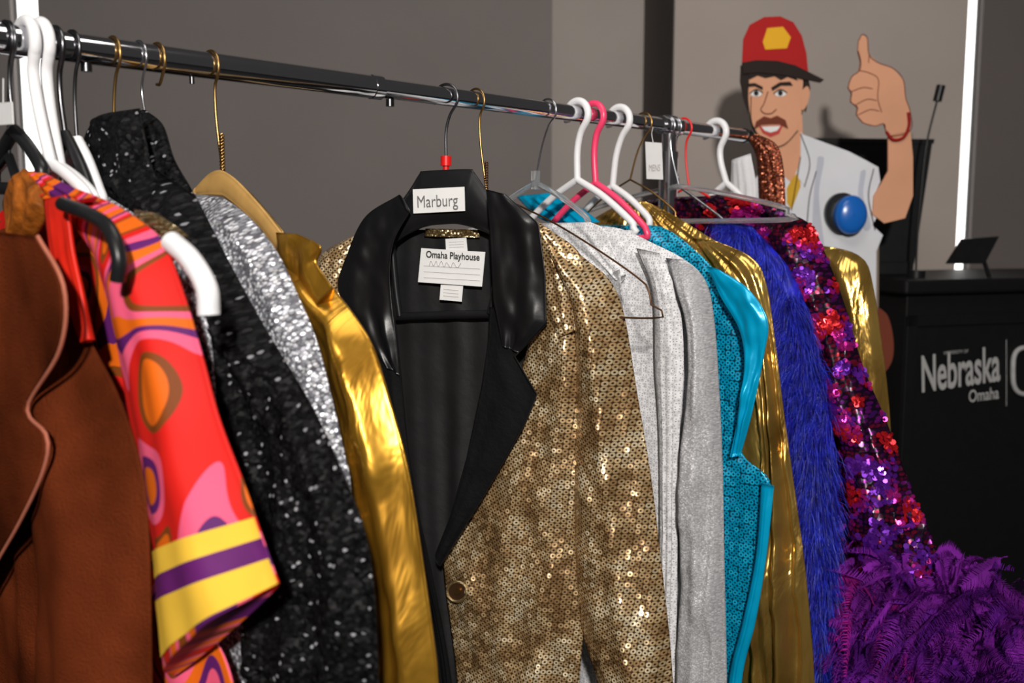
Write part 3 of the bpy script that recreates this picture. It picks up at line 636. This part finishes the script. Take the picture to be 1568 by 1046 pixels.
P("mouth", [(1162, 193), (1199, 192), (1193, 205), (1180, 210), (1168, 204)], .0095, 'lips')
P("teeth", [(1166, 194), (1195, 193), (1190, 200), (1180, 203), (1171, 200)], .0108, 'eyew')
for k, ln in enumerate([[(1226, 205), (1240, 248), (1232, 286)], [(1226, 240), (1220, 275), (1212, 322)], [(1150, 148), (1152, 190), (1176, 222), (1200, 222), (1222, 200)], [(1250, 262), (1240, 300), (1236, 340)], [(1338, 258), (1330, 300), (1340, 352)]]):
    g.ptube("outline", ln, .0011, 'hairb', .009)
P("arm", [(1360, 205), (1394, 198), (1398, 240), (1398, 300), (1386, 334), (1354, 342), (1336, 328), (1338, 300), (1350, 280), (1360, 262)], .010, 'skin', .006)
hand = [(1315, 62), (1320, 53), (1328, 58), (1331, 84), (1345, 96), (1368, 105), (1383, 122), (1387, 150), (1394, 172), (1394, 200), (1360, 208), (1354, 190), (1340, 193), (1322, 188), (1312, 176), (1313, 164), (1303, 156), (1304, 142), (1299, 134), (1304, 118), (1316, 108), (1318, 94), (1314, 78)]
P("thumbs_up_hand", hand, .013, 'skin', .008)
g.ptube("hand_outline", hand, .0011, 'must', .0135)
for ln in ([(1304, 140), (1322, 134), (1336, 136)], [(1311, 160), (1328, 152), (1342, 154)], [(1314, 176), (1332, 168), (1346, 170)], [(1316, 108), (1332, 112), (1345, 122), (1344, 150), (1350, 172)], [(1331, 84), (1330, 96)]):
    g.ptube("finger_line", ln, .0010, 'must', .0138)
g.ptube("bracelet", [(1357, 202), (1368, 214), (1384, 210), (1392, 192), (1391, 172)], .004, 'brac', .016)
P("lowered_hand", [(1345, 470), (1360, 485), (1368, 520), (1366, 552), (1352, 572), (1342, 560)], .006, 'must', smooth=True)
P("push_button_base", [(1291 + 27 * cos(a * pi / 16), 327 + 32 * sin(a * pi / 16)) for a in range(32)], .020, 'black', .018)
uc, zc = g.pl.loc(1302, 329, .03); rb = .046
vs = []; fs = []; K = 32
prof = [(1, .0), (1, .022), (.93, .029), (.7, .034), (.35, .037), (.02, .038)]
for rr, oo in prof: vs += [g.pl.w(uc + rb * .9 * rr * cos(a * 2 * pi / K), zc + rb * 1.1 * rr * sin(a * 2 * pi / K), .018 + oo) for a in range(K)]
for j in range(len(prof) - 1):
    for a in range(K): fs.append((j * K + a, j * K + (a + 1) % K, (j + 1) * K + (a + 1) % K, (j + 1) * K + a))
g.mesh("push_button_cap", vs, fs, 'blueb')
g.box("floor_stand", -.22, .22, 0, .02, -.2, .1, 'card')
# ------------------------------------------------------------------ lectern, monitor, microphone
tp = 2.70; cx = (1385 - 784) / F * tp
g = G("lectern", (cx, tp - .02, 0), (.955, .297))
_, zt = g.pl.loc(1400, 428)
DP = -.46; WD = .95
g.box("cabinet", 0, WD, .05, zt - .04, DP, 0, 'lectern')
g.box("plinth", .03, WD - .03, 0, .06, DP + .03, -.03, 'lectern')
g.box("top", -.03, WD + .03, zt - .04, zt, DP - .03, .03, 'lectern', .008)
for nm, a in (("stile_left", (.0, .035, .12, zt - .1)), ("rail_top", (.0, WD, zt - .13, zt - .1)), ("rail_bottom", (0, WD, .1, .14)), ("stile_right", (WD - .035, WD, .12, zt - .1))):
    g.box(nm, *a, 0, .008, 'lectern', .002)
text(g, "lettering_university", "UNIVERSITY OF", 1445, 1482, 543, .010, 'lecttxt', 5, -3)
text(g, "lettering_name", "Nebraska", 1410, 1530, 600, .010, 'lecttxt', 54, -18, .02)
text(g, "lettering_city", "Omaha", 1483, 1529, 616, .010, 'lecttxt', 18, -6, .015)
g.ptube("logo_rule", [(1541, 520), (1541, 622)], .0008, 'lecttxt', .010, False)
g.ptube("logo_emblem", [(1578 + 27 * (abs(cos(a)) ** .6) * (1 if cos(a) > 0 else -1), 568 + 36 * (abs(sin(a)) ** .6) * (1 if sin(a) > 0 else -1)) for a in [i * pi / 12 for i in range(25)]], .007, 'lecttxt', .006)
g = G("display_monitor", (1.05, 2.95, 0))
g.poly("panel", [(1225, 214), (1428, 216), (1400, 404), (1225, 400)], 0, 'screen', .04)
g.poly("bezel_top", [(1222, 211), (1431, 213), (1430, 220), (1222, 218)], .004, 'black', .03)
g.box("foot", -.05, .15, zt, zt + .04, -.08, .02, 'black')
g = G("gooseneck_microphone", (1.16, 2.80, 0))
mp_ = [g.pl.loc(a, b) for a, b in [(1402, 430), (1405, 360), (1412, 280), (1420, 215), (1436, 150)]]
g.tube("gooseneck", [g.pl.w(u, z) for u, z in mp_], .003, 'black')
g.ptube("capsule", [(1435, 155), (1441, 131)], .012, 'black', 0, False)
g.tube("mic_base", [g.pl.w(mp_[0][0], zt), g.pl.w(mp_[0][0], zt + .02)], .025, 'black', False)
g = G("tablet_on_stand", (1.35, 2.8, 0), (.955, .297))
g.poly("screen", [(1452, 404), (1476, 366), (1530, 362), (1508, 404)], 0, 'black', .012)
g.ptube("kickstand", [(1500, 380), (1515, 425)], .006, 'black', -.01, False)
# ------------------------------------------------------------------ lights
def area(name, loc, tgt, size, power, col=(1, 1, 1)):
    l = bpy.data.lights.new(name, 'AREA'); l.shape = 'DISK'; l.size = size; l.energy = power; l.color = col
    o = bpy.data.objects.new(name, l); scn.collection.objects.link(o); o.location = loc
    o.rotation_euler = (Vector(tgt) - Vector(loc)).to_track_quat('-Z', 'Y').to_euler()
area("flash_key", (.08, -1.6, 2.35), (.25, 2.0, 1.35), .16, 112, (1, .95, .89))
area("added_overhead_fill", (.2, .9, 2.95), (.1, 1.7, 1.1), 1.0, 12, (1, .94, .88))  # unseen lamp added overhead to put highlights on the metallic cloth
w = bpy.data.worlds.new("world"); scn.world = w; w.use_nodes = True
w.node_tree.nodes["Background"].inputs[0].default_value = (.58, .55, .54, 1); w.node_tree.nodes["Background"].inputs[1].default_value = .07
